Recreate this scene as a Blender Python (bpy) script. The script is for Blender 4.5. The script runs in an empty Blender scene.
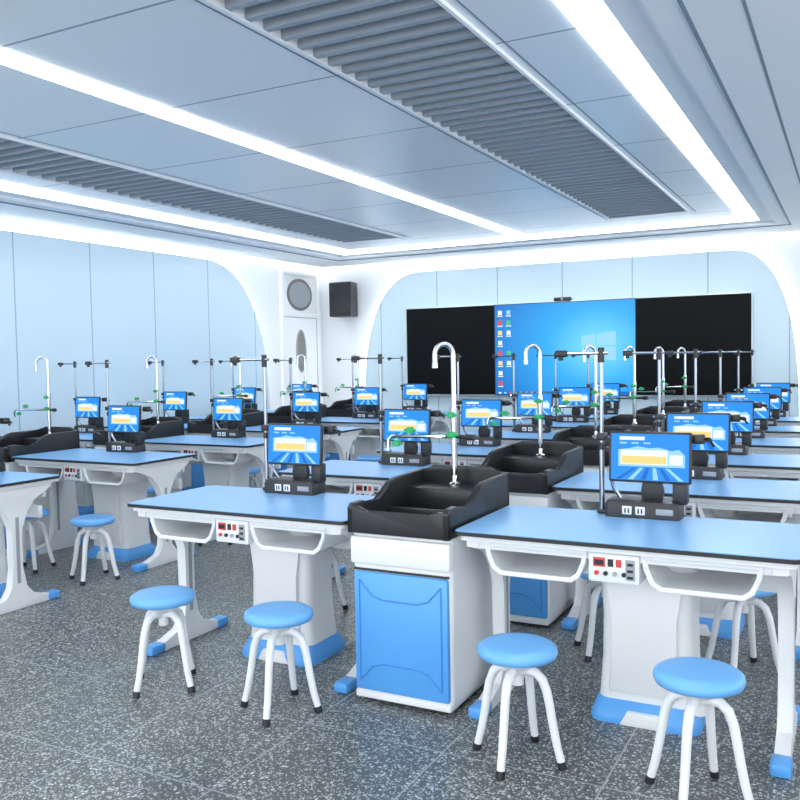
import bpy, bmesh, math, random
from mathutils import Vector, Matrix
random.seed(3)
scene=bpy.context.scene
scene.view_settings.view_transform='Standard'
scene.view_settings.look='None'
scene.view_settings.exposure=0.30

# ---------------- materials ----------------
def mat(name,col,rough=.5,metal=0,emit=None,es=0,spec=.5,coat=0):
    m=bpy.data.materials.new(name); m.use_nodes=True
    b=m.node_tree.nodes['Principled BSDF']
    b.inputs['Base Color'].default_value=(*col,1)
    b.inputs['Roughness'].default_value=rough
    b.inputs['Metallic'].default_value=metal
    b.inputs['Specular IOR Level'].default_value=spec
    b.inputs['Coat Weight'].default_value=coat
    if emit:
        b.inputs['Emission Color'].default_value=(*emit,1); b.inputs['Emission Strength'].default_value=es
    if not emit:
        nt=m.node_tree; n=nt.nodes.new('ShaderNodeTexNoise'); n.inputs['Scale'].default_value=8
        mr=nt.nodes.new('ShaderNodeMapRange'); mr.inputs['To Min'].default_value=max(0,rough-.04); mr.inputs['To Max'].default_value=min(1,rough+.04)
        nt.links.new(n.outputs['Fac'],mr.inputs['Value']); nt.links.new(mr.outputs['Result'],b.inputs['Roughness'])
    return m
M={}
M['white']=mat('white_plastic',(.84,.86,.88),.35)
M['blue']=mat('blue_top',(.23,.49,.84),.30)
M['seat']=mat('blue_seat',(.16,.46,.88),.35)
M['door']=mat('blue_door',(.10,.38,.84),.35)
M['doorline']=mat('blue_door_line',(.05,.25,.70),.4)
M['black']=mat('black_plastic',(.018,.020,.023),.38)
M['edge']=mat('black_edge',(.016,.018,.022),.45)
M['chrome']=mat('chrome',(.62,.64,.67),.09,1)
M['tap']=mat('tap_chrome',(.64,.66,.69),.09,1)
M['pole']=mat('pole_metal',(.34,.37,.42),.18,.95)
M['green']=mat('green_knob',(.02,.40,.13),.4)
M['red']=mat('red_part',(.72,.06,.05),.4)
M['grey']=mat('grey_part',(.36,.39,.43),.5)
M['socket']=mat('socket_white',(.85,.87,.9),.4)
M['wall']=mat('wall_paint',(.87,.895,.92),.7)
M['trimw']=mat('trim_white',(.9,.92,.94),.5)
M['soffit']=mat('ceiling_white',(.88,.90,.92),.6)
M['slat']=mat('slat_grey',(.33,.38,.44),.5)
M['slatback']=mat('slat_back',(.07,.09,.12),.8)
M['seam']=mat('seam_dark',(.24,.3,.36),.7)
M['glass']=mat('door_glass',(.24,.22,.21),.15)
M['led']=mat('led_white',(1,1,1),.5,0,(.96,.985,1),9.0)
M['halo']=mat('led_halo',(1,1,1),.5,0,(.95,.985,1),3.6)
M['board']=mat('blackboard_glass',(.003,.004,.005),.45,spec=.12)
M['frame']=mat('board_frame',(.6,.66,.7),.35,.6)
def em(name,c,s=.85): return mat(name,(0,0,0),.4,0,c,s,spec=.2)
M['d_blue']=em('disp_blue',(.02,.30,.92))
M['d_navy']=em('disp_navy',(.01,.16,.66))
M['d_white']=em('disp_white',(.88,.95,1))
M['d_orange']=em('disp_yellow',(1.0,.74,.26))
M['d_cyan']=em('disp_cyan',(.34,.72,1.0))
M['d_red']=em('disp_red',(.8,.1,.1))
M['d_green']=em('disp_green',(.1,.6,.25))

def wallpanel(name,axis,spacing,off):
    m=mat(name,(.50,.70,.84),.30,coat=.15); nt=m.node_tree; b=nt.nodes['Principled BSDF']
    tc=nt.nodes.new('ShaderNodeNewGeometry'); sp=nt.nodes.new('ShaderNodeSeparateXYZ'); nt.links.new(tc.outputs['Position'],sp.inputs[0])
    a=nt.nodes.new('ShaderNodeMath'); a.operation='ADD'; a.inputs[1].default_value=100*spacing-off; nt.links.new(sp.outputs[axis],a.inputs[0])
    md=nt.nodes.new('ShaderNodeMath'); md.operation='MODULO'; md.inputs[1].default_value=spacing; nt.links.new(a.outputs[0],md.inputs[0])
    lt=nt.nodes.new('ShaderNodeMath'); lt.operation='LESS_THAN'; lt.inputs[1].default_value=.016; nt.links.new(md.outputs[0],lt.inputs[0])
    mx=nt.nodes.new('ShaderNodeMix'); mx.data_type='RGBA'; mx.inputs['A'].default_value=(.63,.78,.875,1); mx.inputs['B'].default_value=(.34,.47,.56,1)
    nt.links.new(lt.outputs[0],mx.inputs['Factor']); nt.links.new(mx.outputs['Result'],b.inputs['Base Color'])
    return m
M['pan_left']=wallpanel('wall_panel_left',1,1.0,.01)
M['pan_back']=wallpanel('wall_panel_back',0,.97,-3.62)
m=wallpanel('ceiling_panel',1,1.2,.5); M['cpan']=m
for n in m.node_tree.nodes:
    if n.type=='MIX': n.inputs['A'].default_value=(.82,.86,.895,1); n.inputs['B'].default_value=(.25,.3,.35,1)
m.node_tree.nodes['Principled BSDF'].inputs['Coat Weight'].default_value=0

def floormat():
    m=bpy.data.materials.new('terrazzo_floor'); m.use_nodes=True; nt=m.node_tree; b=nt.nodes['Principled BSDF']; L=nt.links
    g=nt.nodes.new('ShaderNodeNewGeometry')
    def vor(scale,th,d0):
        v=nt.nodes.new('ShaderNodeTexVoronoi'); v.inputs['Scale'].default_value=scale; L.new(g.outputs['Position'],v.inputs['Vector'])
        sc=nt.nodes.new('ShaderNodeSeparateColor'); L.new(v.outputs['Color'],sc.inputs[0])
        a=nt.nodes.new('ShaderNodeMath'); a.operation='LESS_THAN'; a.inputs[1].default_value=th; L.new(sc.outputs[0],a.inputs[0])
        d=nt.nodes.new('ShaderNodeMath'); d.operation='LESS_THAN'; d.inputs[1].default_value=d0; L.new(v.outputs['Distance'],d.inputs[0])
        mu=nt.nodes.new('ShaderNodeMath'); mu.operation='MULTIPLY'; L.new(a.outputs[0],mu.inputs[0]); L.new(d.outputs[0],mu.inputs[1])
        mu2=nt.nodes.new('ShaderNodeMath'); mu2.operation='MULTIPLY'; L.new(mu.outputs[0],mu2.inputs[0]); 
        mr=nt.nodes.new('ShaderNodeMapRange'); mr.inputs['To Min'].default_value=.25; mr.inputs['To Max'].default_value=1; L.new(sc.outputs[1],mr.inputs['Value']); L.new(mr.outputs[0],mu2.inputs[1])
        return mu2
    v1=vor(75,.36,.45); v2=vor(140,.40,.48)
    mx=nt.nodes.new('ShaderNodeMath'); mx.operation='MAXIMUM'; L.new(v1.outputs[0],mx.inputs[0]); L.new(v2.outputs[0],mx.inputs[1])
    c=nt.nodes.new('ShaderNodeMix'); c.data_type='RGBA'; c.inputs['A'].default_value=(.082,.094,.098,1); c.inputs['B'].default_value=(.60,.63,.63,1)
    L.new(mx.outputs[0],c.inputs['Factor'])
    sp=nt.nodes.new('ShaderNodeSeparateXYZ'); L.new(g.outputs['Position'],sp.inputs[0])
    outs=[]
    for i in (0,1):
        a=nt.nodes.new('ShaderNodeMath'); a.operation='ADD'; a.inputs[1].default_value=60.15; L.new(sp.outputs[i],a.inputs[0])
        md=nt.nodes.new('ShaderNodeMath'); md.operation='MODULO'; md.inputs[1].default_value=.6; L.new(a.outputs[0],md.inputs[0])
        lt=nt.nodes.new('ShaderNodeMath'); lt.operation='LESS_THAN'; lt.inputs[1].default_value=.006; L.new(md.outputs[0],lt.inputs[0]); outs.append(lt)
    mm=nt.nodes.new('ShaderNodeMath'); mm.operation='MAXIMUM'; L.new(outs[0].outputs[0],mm.inputs[0]); L.new(outs[1].outputs[0],mm.inputs[1])
    c2=nt.nodes.new('ShaderNodeMix'); c2.data_type='RGBA'; c2.inputs['B'].default_value=(.36,.39,.41,1)
    L.new(mm.outputs[0],c2.inputs['Factor']); L.new(c.outputs['Result'],c2.inputs['A']); L.new(c2.outputs['Result'],b.inputs['Base Color'])
    b.inputs['Roughness'].default_value=.3; b.inputs['Specular IOR Level'].default_value=.35
    return m
M['floor']=floormat()

def wallpaper():
    m=bpy.data.materials.new('desktop_display'); m.use_nodes=True; nt=m.node_tree; L=nt.links; b=nt.nodes['Principled BSDF']
    b.inputs['Base Color'].default_value=(0,0,0,1); b.inputs['Roughness'].default_value=.4
    g=nt.nodes.new('ShaderNodeTexCoord'); mp=nt.nodes.new('ShaderNodeMapping'); L.new(g.outputs['Generated'],mp.inputs[0])
    mp.inputs['Location'].default_value=(-.74,0,-.52); 
    sv=nt.nodes.new('ShaderNodeVectorMath'); sv.operation='MULTIPLY'; sv.inputs[1].default_value=(1.0,0,.85); L.new(mp.outputs[0],sv.inputs[0])
    ln=nt.nodes.new('ShaderNodeVectorMath'); ln.operation='LENGTH'; L.new(sv.outputs[0],ln.inputs[0])
    r=nt.nodes.new('ShaderNodeValToRGB'); L.new(ln.outputs['Value'],r.inputs[0])
    e=r.color_ramp.elements; e[0].position=0; e[0].color=(.20,.76,1,1); e[1].position=.85; e[1].color=(.004,.16,.60,1)
    k=r.color_ramp.elements.new(.35); k.color=(.02,.42,.95,1)
    L.new(r.outputs[0],b.inputs['Emission Color']); b.inputs['Emission Strength'].default_value=.85
    return m
M['wallpaper']=wallpaper()

# ---------------- mesh builder ----------------
class MB:
    def __init__(s): s.bm=bmesh.new(); s.mats=[]
    def mi(s,k):
        if k not in s.mats: s.mats.append(k)
        return s.mats.index(k)
    def box(s,x0,x1,y0,y1,z0,z1,k,bev=0,seg=2):
        r=bmesh.ops.create_cube(s.bm,size=1)
        vs=r['verts']
        for v in vs: v.co=Vector(((x0+x1)/2+v.co.x*(x1-x0),(y0+y1)/2+v.co.y*(y1-y0),(z0+z1)/2+v.co.z*(z1-z0)))
        fs=set(f for v in vs for f in v.link_faces); i=s.mi(k)
        for f in fs: f.material_index=i
        if bev:
            es=list(set(e for v in vs for e in v.link_edges))
            r=bmesh.ops.bevel(s.bm,geom=es,offset=bev,segments=seg,profile=.5,affect='EDGES')
            for f in r['faces']: f.material_index=i
    def prism(s,pts,axis,a0,a1,k,bev=0):
        def P(p,a):
            return (a,p[0],p[1]) if axis=='x' else ((p[0],a,p[1]) if axis=='y' else (p[0],p[1],a))
        v0=[s.bm.verts.new(P(p,a0)) for p in pts]; v1=[s.bm.verts.new(P(p,a1)) for p in pts]
        i=s.mi(k); fs=[s.bm.faces.new(v0),s.bm.faces.new(v1[::-1])]
        n=len(pts)
        for j in range(n): fs.append(s.bm.faces.new((v0[j],v1[j],v1[(j+1)%n],v0[(j+1)%n])))
        for f in fs: f.material_index=i
        if bev:
            es=list(set(list(fs[0].edges)+list(fs[1].edges)))
            r=bmesh.ops.bevel(s.bm,geom=es,offset=bev,segments=2,profile=.5,affect='EDGES')
            for f in r['faces']: f.material_index=i
    def loft(s,secs,k,cap=True):
        rings=[[s.bm.verts.new(p) for p in sec] for sec in secs]; i=s.mi(k); n=len(rings[0])
        for a,b in zip(rings,rings[1:]):
            for j in range(n):
                f=s.bm.faces.new((a[j],a[(j+1)%n],b[(j+1)%n],b[j])); f.material_index=i
        if cap:
            for r in (rings[0][::-1],rings[-1]): f=s.bm.faces.new(r); f.material_index=i
    def tube(s,path,r,k,n=10):
        path=[Vector(p) for p in path]; secs=[]; prev=None
        rr=r if isinstance(r,(list,tuple)) else [r]*len(path)
        for j,p in enumerate(path):
            if j==0: t=path[1]-p
            elif j==len(path)-1: t=p-path[j-1]
            else: t=(path[j+1]-p).normalized()+(p-path[j-1]).normalized()
            t.normalize()
            if prev is None:
                up=Vector((0,0,1)) if abs(t.z)<.9 else Vector((1,0,0)); u=t.cross(up).normalized()
            else: u=(prev-t*prev.dot(t)).normalized()
            prev=u; w=t.cross(u)
            secs.append([p+(u*math.cos(2*math.pi*a/n)+w*math.sin(2*math.pi*a/n))*rr[j] for a in range(n)])
        s.loft(secs,k)
    def cyl(s,c0,c1,r,k,n=16): s.tube([c0,c1],r,k,n)
    def lathe(s,prof,c,k,n=28):
        s.loft([[ (c[0]+r*math.cos(2*math.pi*a/n),c[1]+r*math.sin(2*math.pi*a/n),c[2]+z) for a in range(n)] for r,z in prof],k)
    def rr(s,hx,hy,r,cx,cy,z,n=5):
        out=[]
        for qx,qy,a0 in ((1,1,0),(-1,1,90),(-1,-1,180),(1,-1,270)):
            for i in range(n+1):
                a=math.radians(a0+90*i/n); out.append((cx+qx*(hx-r)+r*math.cos(a),cy+qy*(hy-r)+r*math.sin(a),z))
        return out
    def mesh(s,name,ang=35):
        bmesh.ops.recalc_face_normals(s.bm,faces=s.bm.faces[:])
        me=bpy.data.meshes.new(name); s.bm.to_mesh(me); s.bm.free()
        for k in s.mats: me.materials.append(M[k])
        me.polygons.foreach_set('use_smooth',[True]*len(me.polygons))
        me.set_sharp_from_angle(angle=math.radians(ang))
        return me
def put(name,me,loc=(0,0,0),rz=0):
    o=bpy.data.objects.new(name,me); o.location=loc; o.rotation_euler=(0,0,rz); scene.collection.objects.link(o); return o

TD=.66; TH=.78
def table_mesh(L):
    b=MB(); h=L/2
    b.loft([b.rr(h,TD/2,.035,0,TD/2,z) for z in (TH-.018,TH-.003)],'edge')
    b.loft([b.rr(h-.005,TD/2-.005,.03,0,TD/2,z) for z in (TH-.006,TH)],'blue')
    b.loft([b.rr(h-.02,TD/2-.02,.03,0,TD/2,z) for z in (TH-.04,TH-.0175)],'white')
    b.box(-h+.07,h-.07,.05,.075,TH-.075,TH-.035,'white',.004)
    b.box(-h+.07,h-.07,TD-.09,TD-.065,TH-.13,TH-.035,'white',.004)
    for sx in (-1,1):
        x0,x1=(.105,h-.13)
        xs=sorted((sx*x0,sx*x1)); a,c=xs; zt=TH-.04; zb=TH-.165; t=.012
        out=[(a,zt),(a+.008,zt-.05),(a+.03,zb+.022),(a+.06,zb),(c-.06,zb),(c-.03,zb+.022),(c-.008,zt-.05),(c,zt)]
        inn=[(c-t,zt),(c-t-.008,zt-.05),(c-t-.028,zb+.03),(c-.066,zb+t),(a+.066,zb+t),(a+t+.028,zb+.03),(a+t+.008,zt-.05),(a+t,zt)]
        b.prism(out+inn,'y',.045,.42,'white')
        b.prism(out,'y',.41,.425,'white')
        lip=[(p[0],.045,p[1]) for p in out]
        b.tube(lip,.007,'white',8)
        b.tube([(p[0],.045,p[1]) for p in [(a,zt-.012),(c,zt-.012)]],.009,'white',8)
    b.box(-.095,.095,.035,.30,TH-.155,TH-.045,'white',.008)
    y=.033
    b.box(-.085,.085,y,.04,TH-.148,TH-.052,'socket',.003)
    b.box(-.075,-.03,y-.003,y+.002,TH-.095,TH-.06,'red',.002)
    b.box(-.07,-.035,y-.004,y,TH-.088,TH-.068,'edge')
    b.box(-.02,.0,y-.003,y+.002,TH-.092,TH-.064,'edge'); b.box(.01,.03,y-.003,y+.002,TH-.092,TH-.064,'red')
    for i in range(4): b.cyl((-.062+i*.034,y+.002,TH-.118),(-.062+i*.034,y-.008,TH-.118),.0085,('red','edge','grey','edge')[i],10)
    b.box(.045,.08,y-.003,y+.002,TH-.138,TH-.062,'grey',.002)
    for i in range(3): b.box(.052,.073,y-.005,y,TH-.132+i*.024,TH-.122+i*.024,'edge')
    cy=.44; cx=.055
    secs=[(.07,.190,.14),(.10,.188,.138),(.25,.178,.13),(.42,.176,.125),(.55,.182,.135),(.64,.20,.15),(.72,.22,.165),(TH-.035,.225,.17)]
    b.loft([b.rr(hx,hy,.05,cx,cy,z,4) for z,hx,hy in secs],'white')
    pf=[(-.14,.12),(.14,.12),(.125,.3),(.125,.42),(.14,.56),(.16,.60),(-.16,.60),(-.14,.56),(-.125,.42),(-.125,.3)]
    b.prism([(p[0]+cx,p[1]) for p in pf],'y',cy-.152,cy-.09,'white',.006)
    b.loft([b.rr(hx,hy,.05,cx,cy,z,4) for z,hx,hy in ((0,.215,.18),(.03,.215,.18),(.05,.206,.17),(.085,.193,.142))],'door')
    b.prism([(cx-.09,.0),(cx+.09,.0),(cx+.06,.055),(cx-.06,.055)],'y',cy-.187,cy-.12,'white',.004)
    q=TD/.78
    for sx in (-1,1):
        xa=sx*(h-.10); xb=sx*(h-.045); x0,x1=min(xa,xb),max(xa,xb)
        prof=[(.05,TH-.035),(.05,TH-.07),(.14,TH-.085),(.26,TH-.12),(.34,TH-.19),(.375,TH-.28),(.385,.45),(.38,.25),(.365,.13),(.32,.075),(.20,.05),(.09,.04),(.09,.0),
              (.74,.0),(.74,.04),(.64,.05),(.53,.075),(.475,.13),(.455,.25),(.455,.45),(.465,TH-.28),(.50,TH-.19),(.57,TH-.12),(.66,TH-.085),(.73,TH-.07),(.73,TH-.035)]
        prof=[(p[0]*q,p[1]) for p in prof]
        b.prism(prof[::-1],'x',x0,x1,'white',.008)
        for ya,yb in ((.05,.15),(.56,.65)):
            b.box(x0-.008,x1+.008,ya,yb,0,.048,'door',.012)
        b.box(x0-.0015,x1+.0015,.342,.366,.16,.56,'grey')
    b.box(-h+.08,h-.08,.54,.57,.52,.60,'white',.006)
    return b.mesh('lab_table_mesh')

def sink_mesh(W):
    b=MB(); h=W/2-.003; D=.70
    prof=[(0,.735),(0,.835),(.02,.86),(.09,.862),(.17,.84),(.23,.838),(.29,.865),(.34,.905),(.40,.92),(D,.925),(D,.735)]
    for x0,x1 in ((-h,-h+.03),(h-.03,h)): b.prism(prof,'x',x0,x1,'black',.006)
    b.prism([(-h,.735),(h,.735),(h,.845),(h-.05,.848),(h-.10,.825),(-h+.10,.825),(-h+.05,.848),(-h,.845)],'y',.0,.03,'black',.006)
    b.prism([(-h,.735),(h,.735),(h,.925),(h-.06,.93),(h-.09,.95),(-h+.09,.95),(-h+.06,.93),(-h,.925)],'y',D-.03,D,'black',.006)
    b.box(-h+.02,h-.02,.02,D-.02,.735,.76,'black')
    b.box(-h+.02,h-.02,.50,D-.02,.75,.865,'black',.01)
    b.box(-h+.02,h-.02,.30,.32,.75,.80,'black',.005)
    b.cyl((0,.18,.759),(0,.18,.765),.03,'chrome',20)
    f=.03
    b.loft([b.rr(hx,(D-.04-f)/2,.03,0,(D-.04+f)/2,z,4) for z,hx in ((.02,h-.012),(.05,h-.004),(.60,h-.002),(.66,h-.002),(.735,h-.002))],'white')
    b.loft([b.rr(h-.03,(D-.10-f)/2,.02,0,(D-.04+f)/2,z,3) for z in (0,.03)],'edge')
    b.box(-h+.002,h-.002,f-.018,f+.05,.60,.72,'white',.014)
    b.box(-h+.016,h-.016,f-.014,f+.02,.055,.57,'door',.012)
    b.box(-h+.014,h-.014,f-.004,f+.02,.572,.582,'edge')
    def strip(pts,w=.0035):
        b.tube([(p[0],f-.0145,p[1]) for p in pts],w,'doorline',6)
    q=h-.045
    strip([(-q,.535),(-q+.06,.47),(-q+.11,.455),(q-.11,.455),(q-.06,.47),(q,.535)])
    strip([(-q,.10),(-q+.06,.165),(-q+.11,.18),(q-.11,.18),(q-.06,.165),(q,.10)])
    strip([(-q,.535),(-q,.10)]); strip([(q,.535),(q,.10)])
    b.box(-h+.012,h-.012,f-.006,f+.03,.018,.05,'white',.006)
    return b.mesh('lab_sink_cabinet_mesh')

def faucet_mesh():
    b=MB()
    b.lathe([(.03,0),(.03,.012),(.018,.02),(.014,.05)],(0,0,0),'chrome',20)
    b.cyl((0,0,.04),(0,0,.30),.014,'chrome',14)
    r=.045; dx,dy=-.75,-.66
    p=[(0,0,.05),(0,0,.3),(0,0,.62)]
    for i in range(1,10):
        a=math.pi*i/9; d=r-r*math.cos(a); p.append((dx*d,dy*d,.62+r*math.sin(a)*1.15))
    p.append((dx*2*r,dy*2*r,.58))
    b.tube(p,.0115,'tap',14)
    b.cyl((dx*2*r,dy*2*r,.585),(dx*2*r,dy*2*r,.56),.014,'chrome',12)
    b.tube([(0,0,.235),(-.14,-.05,.235),(-.27,-.09,.235)],.009,'tap',10)
    b.tube([(-.25,-.085,.235),(-.285,-.095,.235),(-.30,-.10,.22),(-.30,-.10,.17)],.009,'tap',10)
    b.tube([(0,0,.235),(.09,-.03,.235)],.010,'black',10)
    b.cyl((.08,-.03,.235),(.12,-.04,.235),.015,'black',12)
    def knob(c,r=.019):
        b.lathe([(r*.5,-.012),(r,-.008),(r,.012),(r*.6,.018)],c,'green',8)
        b.box(c[0]-r*1.5,c[0]+r*1.5,c[1]-.006,c[1]+.006,c[2]-.004,c[2]+.008,'green',.003)
    knob((-.005,-.02,.24),.023); knob((-.005,-.02,.335),.019); knob((-.2,-.07,.262),.021); knob((-.26,-.09,.20),.019)
    b.cyl((0,0,.30),(0,0,.37),.017,'chrome',12)
    return b.mesh('lab_faucet_mesh')

def tablet_mesh():
    b=MB()
    b.loft([b.rr(hx,hy,.015,-.03,0,z,3) for z,hx,hy in ((0,.155,.065),(.05,.155,.065),(.07,.148,.058),(.075,.12,.045))],'black')
    for x in (-.09,-.035): 
        b.box(x-.02,x+.02,-.068,-.06,.015,.05,'socket',.002)
        b.box(x-.010,x-.004,-.0695,-.067,.022,.042,'edge'); b.box(x+.004,x+.010,-.0695,-.067,.022,.042,'edge')
    b.box(.03,.1,-.067,-.06,.02,.045,'grey',.002)
    b.prism([(-.04,.06),(.04,.06),(.05,.11),(.03,.19),(-.03,.19),(-.045,.11)],'y',.0,.03,'black',.004)
    b.tube([(-.13,.0,.07),(-.16,-.01,.12),(-.165,-.02,.16)],.008,'pole',8)
    b.box(.09,.15,-.03,.03,.06,.16,'black',.01)
    w,h=.170,.108; c=(0,-.035,.258)
    T=Matrix.Translation(c)@Matrix.Rotation(math.radians(-5),4,'X')
    old=set(b.bm.verts)
    b.box(-w,w,-.008,.012,-h,h,'black',.007)
    def q(x0,x1,z0,z1,k,e=0): b.box(x0,x1,-.0095-e,-.006,z0,z1,k)
    def poly(pts,k,e=0): b.prism(pts,'y',-.0095-e,-.006,k)
    q(-w+.010,w-.010,-h+.010,h-.010,'d_blue')
    q(-w+.045,-w+.15,h-.037,h-.022,'d_white',.0006)
    for i in range(3): q(-w+.045+i*.05,-w+.075+i*.05,h-.053,h-.046,'d_cyan',.0006)
    poly([(-.13,-.04),(.145,-.04),(.145,.01),(.12,.035),(.09,.028),(.04,.042),(.0,.038),(-.05,.045),(-.09,.035),(-.13,.03)],'d_cyan',.0006)
    q(-.12,.075,-.032,.03,'d_white',.0010)
    q(-.115,.07,-.028,.004,'d_orange',.0016)
    q(.082,.135,-.03,.012,'d_white',.0010)
    for i in range(6):
        x0=-.14+i*.052; poly([(x0,-.095),(x0+.022,-.095),(x0*.5+.02,-.045),(x0*.5+.006,-.045)],'d_cyan' if i%2 else 'd_navy',.0006)
    for v in b.bm.verts:
        if v not in old: v.co=T@v.co
    return b.mesh('tablet_terminal_mesh')

def pole_mesh():
    b=MB()
    b.box(-.018,.025,-.02,.025,0,.018,'black',.005)
    b.cyl((0,0,0),(0,0,.30),.0115,'pole',12)
    b.cyl((0,0,.29),(0,0,.71),.009,'pole',12)
    b.cyl((0,0,.28),(0,0,.31),.015,'black',12)
    b.cyl((0,0,.66),(0,0,.725),.0145,'black',12)
    b.tube([(.03,0,.70),(-.10,-.02,.70),(-.15,-.03,.70)],.007,'pole',8)
    b.box(-.195,-.14,-.05,-.015,.685,.715,'black',.008)
    b.cyl((-.17,-.033,.69),(-.17,-.033,.67),.011,'edge',10)
    b.cyl((-.04,.02,.335),(.40,.02,.335),.0055,'chrome',8)
    b.box(-.02,.02,-.018,.03,.32,.352,'black',.004)
    b.box(.37,.43,-.01,.03,.315,.355,'black',.008)
    b.tube([(.42,.01,.335),(.45,-.01,.34),(.46,-.04,.335)],.006,'black',8)
    b.tube([(.42,.01,.335),(.45,.02,.325),(.465,-.01,.31)],.006,'black',8)
    return b.mesh('document_camera_stand_mesh')

def stool_mesh():
    b=MB(); R=.146
    b.lathe([(.02,.378),(R-.03,.380),(R-.006,.388),(R,.402),(R-.003,.418),(R-.018,.428),(R-.045,.430),(.02,.428)],(0,0,0),'seat',40)
    b.lathe([(.05,.345),(.06,.355),(.075,.368),(.10,.380)],(0,0,0),'white',24)
    b.cyl((0,0,.28),(0,0,.37),.022,'white',18)
    for i in range(4):
        a=math.radians(30+90*i); c,s=math.cos(a),math.sin(a)
        pr=[(.0,.325),(.04,.338),(.07,.333),(.095,.312),(.112,.27),(.122,.22),(.132,.16),(.147,.085),(.165,.02)]
        b.tube([(r*c,r*s,z) for r,z in pr],[.017,.017,.017,.017,.0165,.016,.0155,.015,.0145],'white',12)
        b.cyl((.163*c,.163*s,.026),(.169*c,.169*s,.0),.0165,'edge',12)
    return b.mesh('lab_stool_mesh',50)

LX=1.28
me_t=table_mesh(LX); me_s=sink_mesh(.48); me_f=faucet_mesh(); me_m=tablet_mesh(); me_p=pole_mesh(); me_st=stool_mesh()
Y0=3.12; DY=1.27
tables=[(-6.83,-.01,(-.22,.44)),(-5.04,-.01,(-.22,.44)),(-2.56,0,(-.22,.435)),(-.78,.025,(-.295,.345))]; sinks=[-5.935,-1.67]
for r in range(6):
    y=Y0+DY*r
    for x,tx,sd in tables:
        put('lab_table',me_t,(x,y,0))
        put('tablet_terminal',me_m,(x+tx,y+.60,TH))
        put('document_camera_stand',me_p,(x+tx-.215,y+.61,TH))
        for dx in sd: put('lab_stool',me_st,(x+dx+random.uniform(-.01,.01),y-.20+random.uniform(-.01,.01),0),random.uniform(0,1.5))
    for x in sinks:
        put('lab_sink_cabinet',me_s,(x,y,0))
        put('gooseneck_faucet',me_f,(x,y+.60,.865))

# ---------------- room ----------------
WX=-7.69; WY=11.9; RX=3.2; BY=-3.0; E=1.47
ZC=E+1.56; ZS=E+1.49; ZT=ZC+.14
def single(name,fn,**k):
    b=MB(); fn(b); return put(name,b.mesh(name+'_mesh',**k))
single('floor',lambda b:b.box(WX-.2,RX+.2,BY,WY+.2,-.1,0,'floor'))
single('wall_left',lambda b:b.box(WX-.2,WX,BY,WY+.2,0,ZT,'wall'))
single('wall_front',lambda b:b.box(WX,RX,WY,WY+.2,0,ZT,'wall'))
def rw(b):
    b.box(RX,RX+.2,BY,WY+.2,0,.9,'wall'); b.box(RX,RX+.2,BY,WY+.2,2.7,ZT,'wall')
    y=BY
    while y<WY+.2:
        b.box(RX,RX+.2,y,min(y+.4,WY+.2),.9,2.7,'wall'); y+=2.6  # openings between piers are added, out of view, to let world light in
single('wall_right',rw)
k=1;y=BY+.4
while y+2.2<WY+.3:
    def wn(b,y=y):  # frames for the added, unseen openings that admit soft fill
        for a,c in ((y,y+.05),(y+1.075,y+1.125),(y+2.15,y+2.2)): b.box(RX+.05,RX+.1,a,c,.9,2.7,'trimw')
        b.box(RX+.05,RX+.1,y,y+2.2,.9,.95,'trimw'); b.box(RX+.05,RX+.1,y,y+2.2,2.65,2.7,'trimw')
    single('added_fill_window_%d'%k,wn); k+=1; y+=2.6
H=1.56
ri0,ri1=-4.22*H,-.62*H; rf=6.96*H; lw=.20
g0,g1,g2,g3=-3.83*H,-3.27*H,-1.575*H,-1.025*H; gy=6.36*H; st0,st1,ste=-2.49*H,-2.39*H,6.78*H
def ceil(b):
    b.box(WX,RX,BY,WY,ZT,ZT+.1,'soffit')
    def slab(x0,x1,y0,y1,z,k): b.box(x0,x1,y0,y1,z,z+.04,k)
    cy=rf-lw
    slab(ri0+lw,g0,BY,cy,ZC,'cpan'); slab(g0,g1,gy,cy,ZC,'cpan'); slab(g1,st0,BY,cy,ZC,'cpan')
    slab(st1,g2,BY,cy,ZC,'cpan'); slab(g2,g3,gy,cy,ZC,'cpan'); slab(g3,ri1-lw,BY,cy,ZC,'cpan')
    if ste<cy: slab(st0,st1,ste,cy,ZC,'cpan')
    for x in (g0-.06,g1+.06,g2-.06,g3+.06): b.box(x-.005,x+.005,BY,gy+.06,ZC-.002,ZC+.01,'seam')
    def ring(off0,off1,z,k='soffit',th=.04):
        x0a,x0b=ri0-off1,ri0-off0; x1a,x1b=ri1+off0,ri1+off1; ya,yb=rf+off0,rf+off1
        b.box(x0a,x0b,BY,yb,z,z+th,k); b.box(x1a,x1b,BY,yb,z,z+th,k); b.box(x0b,x1a,ya,yb,z,z+th,k)
    ring(.0,.02,ZC-.03,'trimw',.09); ring(.02,.16,ZC-.03); ring(.16,.18,ZS+.01,'trimw',.09); ring(.18,.30,ZS+.01,'soffit'); ring(.30,.32,ZS,'seam',.04)
    g=.14
    x0,x1,y1=ri0-.32,ri1+.32,rf+.32
    b.box(WX+g,x0,BY,WY-g,ZS,ZS+.03,'soffit'); b.box(x1,RX-.02,BY,WY-g,ZS,ZS+.03,'soffit'); b.box(x0,x1,y1,WY-g,ZS,ZS+.03,'soffit')
    for xx in (.22,.9,1.9): b.box(x1+xx,x1+xx+.015,BY,WY-g,ZS-.002,ZS+.01,'seam')
    b.box(WX+g,WX+g+.02,BY,WY-g,ZS,ZS+.06,'trimw'); b.box(WX+g,RX,WY-g-.02,WY-g,ZS,ZS+.06,'trimw')
single('ceiling',ceil)
def leds(b):
    z=ZC-.01
    b.box(ri0,ri0+lw,BY,rf,z,z+.03,'led'); b.box(ri1-lw,ri1,BY,rf,z,z+.03,'led'); b.box(ri0+lw,ri1-lw,rf-lw,rf,z,z+.03,'led')
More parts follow.
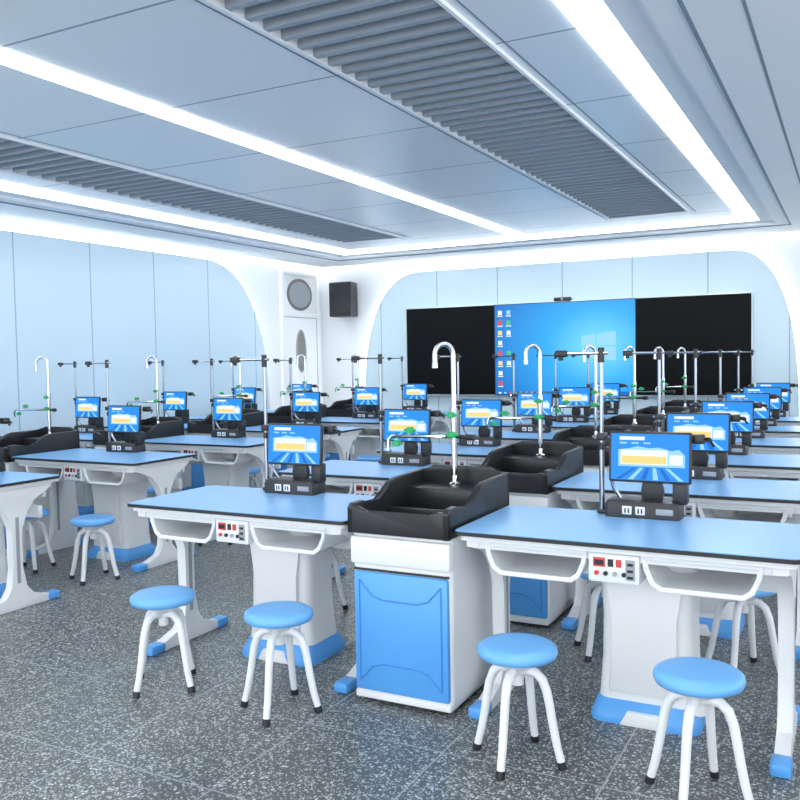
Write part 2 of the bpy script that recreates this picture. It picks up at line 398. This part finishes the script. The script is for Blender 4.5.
single('ceiling_ring_light',leds)
single('ceiling_strip_light',lambda b:b.box(st0,st1,BY,ste,ZC-.01,ZC+.03,'led'))
def cove(b):
    b.box(WX+.05,WX+.08,BY,WY-.05,ZS+.12,ZS+.14,'led'); b.box(WX+.08,RX-.1,WY-.08,WY-.05,ZS+.12,ZS+.14,'led')
single('ceiling_cove_light',cove)
def grille(b,x0,x1):
    b.box(x0,x1,BY,gy,ZC+.12,ZC+.13,'slatback')
    b.box(x0-.012,x0+.008,BY,gy,ZC-.02,ZC+.12,'trimw'); b.box(x1-.008,x1+.012,BY,gy,ZC-.02,ZC+.12,'trimw')
    y=BY+.05
    while y<gy-.03:
        b.box(x0+.008,x1-.008,y,y+.04,ZC-.01,ZC+.09,'slat'); y+=.14
for a,c in ((g2,g3),(g0,g1)):
    b=MB(); grille(b,a,c); put('ceiling_slat_grille',b.mesh('ceiling_slat_grille_mesh'))

def curve_side(top,bot,ztop,zb,n=18):
    out=[]
    for i in range(n+1):
        t=i/n*math.pi/2
        out.append((top+(bot-top)*math.sin(t)**.85, zb+(ztop-zb)*math.cos(t)**.62))
    return out
zt=E+1.37
def lp(g):
    return [(BY+.1,0),(BY+.1,zt+g)]+curve_side(8.9,10.34+g,zt+g,0)
single('wall_panel_left',lambda b:b.prism(lp(0),'x',WX+.052,WX+.09,'pan_left'))
single('panel_halo_light_left',lambda b:b.prism(lp(.05),'x',WX+.003,WX+.05,'halo'))
ztb=E+1.32
def bp(g):
    r=curve_side(-1.40,-.58+g,ztb+g,0)
    l=curve_side(-5.8,-6.86-g,ztb+g,0)
    return l[::-1]+r
single('wall_panel_front',lambda b:b.prism(bp(0),'y',WY-.09,WY-.052,'pan_back'))
single('panel_halo_light_front',lambda b:b.prism(bp(.05),'y',WY-.05,WY-.003,'halo'))

sx0,sx1=-6.06,-1.12; sz0,sz1=E-.57,E+.77; d0,d1=-4.60,-2.59; sy=WY-.092
def board(b):
    b.box(sx0,sx1,sy-.06,sy,sz0,sz1,'frame',.004)
    b.box(sx0+.02,d0-.01,sy-.068,sy-.04,sz0+.03,sz1-.015,'board'); b.box(d1+.01,sx1-.02,sy-.068,sy-.04,sz0+.03,sz1-.015,'board')
    b.box(d0-.01,d1+.01,sy-.067,sy-.04,sz0+.02,sz1-.01,'edge')
    dx=d1-d0
    ks=['d_white','d_cyan','d_red','d_green','d_orange','d_white']
    for c in range(2):
        for r in range(8):
            if c==1 and r in (3,6,7): continue
            x=d0+.05+c*.13; z=sz1-.10-r*.145
            b.box(x,x+.06,sy-.074,sy-.068,z-.06,z,ks[(r*2+c)%6]); b.box(x-.01,x+.07,sy-.074,sy-.068,z-.085,z-.072,'d_white')
    b.box(d0+.01,d1-.01,sy-.074,sy-.068,sz0+.035,sz0+.075,'d_navy')
    for i in range(8): b.box(d0+.05+i*.08,d0+.09+i*.08,sy-.077,sy-.07,sz0+.042,sz0+.068,ks[i%6])
    cx=d0+dx*.74; cz=E+.13
    for (xa,xb) in ((-.21,-.02),(.01,.26)):
        for s in (1,-1):
            f=lambda x: .17+.12*x
            pts=[(cx+xa,cz+s*.012),(cx+xb,cz+s*.012),(cx+xb,cz+s*f(xb)),(cx+xa,cz+s*f(xa))]
            b.prism(pts if s==1 else pts[::-1],'y',sy-.076,sy-.071,'d_cyan')
    b.box((d0+d1)/2-.12,(d0+d1)/2+.12,sy-.08,sy-.01,sz1,sz1+.05,'black',.01)
    b.cyl(((d0+d1)/2,sy-.08,sz1+.025),((d0+d1)/2,sy-.09,sz1+.025),.018,'grey',12)
o=single('smart_blackboard',board)
b=MB(); b.box(d0,d1,sy-.070,sy-.066,sz0+.03,sz1-.02,'wallpaper'); w=put('display_panel',b.mesh('display_panel_mesh')); w.parent=o

def spk(b):
    x=-7.11; z=E+.95; hw=.20; hh=.27
    b.prism([(x-hw,WY-.34),(x+hw,WY-.34),(x+hw*.75,WY-.06),(x-hw*.75,WY-.06)],'z',z-hh,z+hh,'black',.015)
    b.box(x-hw+.02,x+hw-.02,WY-.35,WY-.33,z-hh+.02,z+hh-.02,'edge',.01)
    b.box(x-.04,x+.04,WY-.08,WY-.001,z-.1,z+.1,'grey')
    b.cyl((x,WY-.35,z-.08),(x,WY-.356,z-.08),.13,'black',24); b.cyl((x,WY-.35,z+.16),(x,WY-.356,z+.16),.05,'black',20)
single('wall_speaker',spk)
def door(b):
    y0,y1=10.80,11.72; x=WX+.002
    zt=E+1.38
    b.box(x,x+.05,y0-.06,y0,0,zt,'trimw',.005); b.box(x,x+.05,y1,y1+.06,0,zt,'trimw',.005)
    b.box(x,x+.05,y0,y1,zt-.06,zt,'trimw',.005); b.box(x,x+.05,y0,y1,2.15,2.22,'trimw',.005)
    b.box(x,x+.03,y0,y1,0,2.15,'trimw'); b.box(x,x+.02,y0,y1,2.22,zt-.06,'trimw')
    b.box(x,x+.034,y1-.012,y1-.002,0,2.15,'grey'); b.box(x,x+.034,y0+.002,y0+.012,0,2.15,'grey'); b.box(x,x+.034,y0,y1,2.14,2.15,'grey')
    yc=(y0+y1)/2
    def disc(yc,zc,ry,rz,x0,x1,k,n=32):
        b.prism([(yc+ry*math.cos(2*math.pi*i/n),zc+rz*math.sin(2*math.pi*i/n)) for i in range(n)],'x',x0,x1,k)
    disc(yc,2.5,.34,.25,x,x+.028,'glass'); disc(yc,2.5,.29,.20,x,x+.032,'grey')
    disc(yc,1.62,.14,.34,x,x+.036,'grey'); disc(yc,1.62,.11,.31,x,x+.04,'glass')
    b.cyl((x+.05,y0+.09,1.0),(x+.05,y0+.09,1.15),.012,'chrome',10)
single('door_1',door)
single('baseboard_left',lambda b:b.box(WX+.001,WX+.015,10.45,10.73,0,.1,'trimw'))
single('baseboard_front',lambda b:b.box(-.4,RX,WY-.015,WY-.001,0,.1,'trimw'))

# ---------------- light ----------------
w=bpy.data.worlds.new('World'); scene.world=w; w.use_nodes=True
bg=w.node_tree.nodes['Background']; bg.inputs[0].default_value=(.93,.965,1,1); bg.inputs[1].default_value=2.7

# ---------------- camera (real rotation incl. small roll) ----------------
v1=(853-400,400-351); v2=(-1240-400,400-388)
F=math.sqrt(-(v1[0]*v2[0]+v1[1]*v2[1]))
Yv=Vector((v1[0],v1[1],F)).normalized(); Xv=-Vector((v2[0],v2[1],F)).normalized(); Zv=Yv.cross(Xv).normalized()
if Zv.y<0: Zv=-Zv
R=Matrix(((Xv.x,Xv.y,-Xv.z),(Yv.x,Yv.y,-Yv.z),(Zv.x,Zv.y,-Zv.z)))
cam=bpy.data.cameras.new('cam'); co=bpy.data.objects.new('camera',cam); scene.collection.objects.link(co)
cam.sensor_width=36; cam.lens=F/800*36
co.matrix_world=Matrix.Translation((0,0,E))@R.to_4x4()
cam.clip_end=100
scene.camera=co
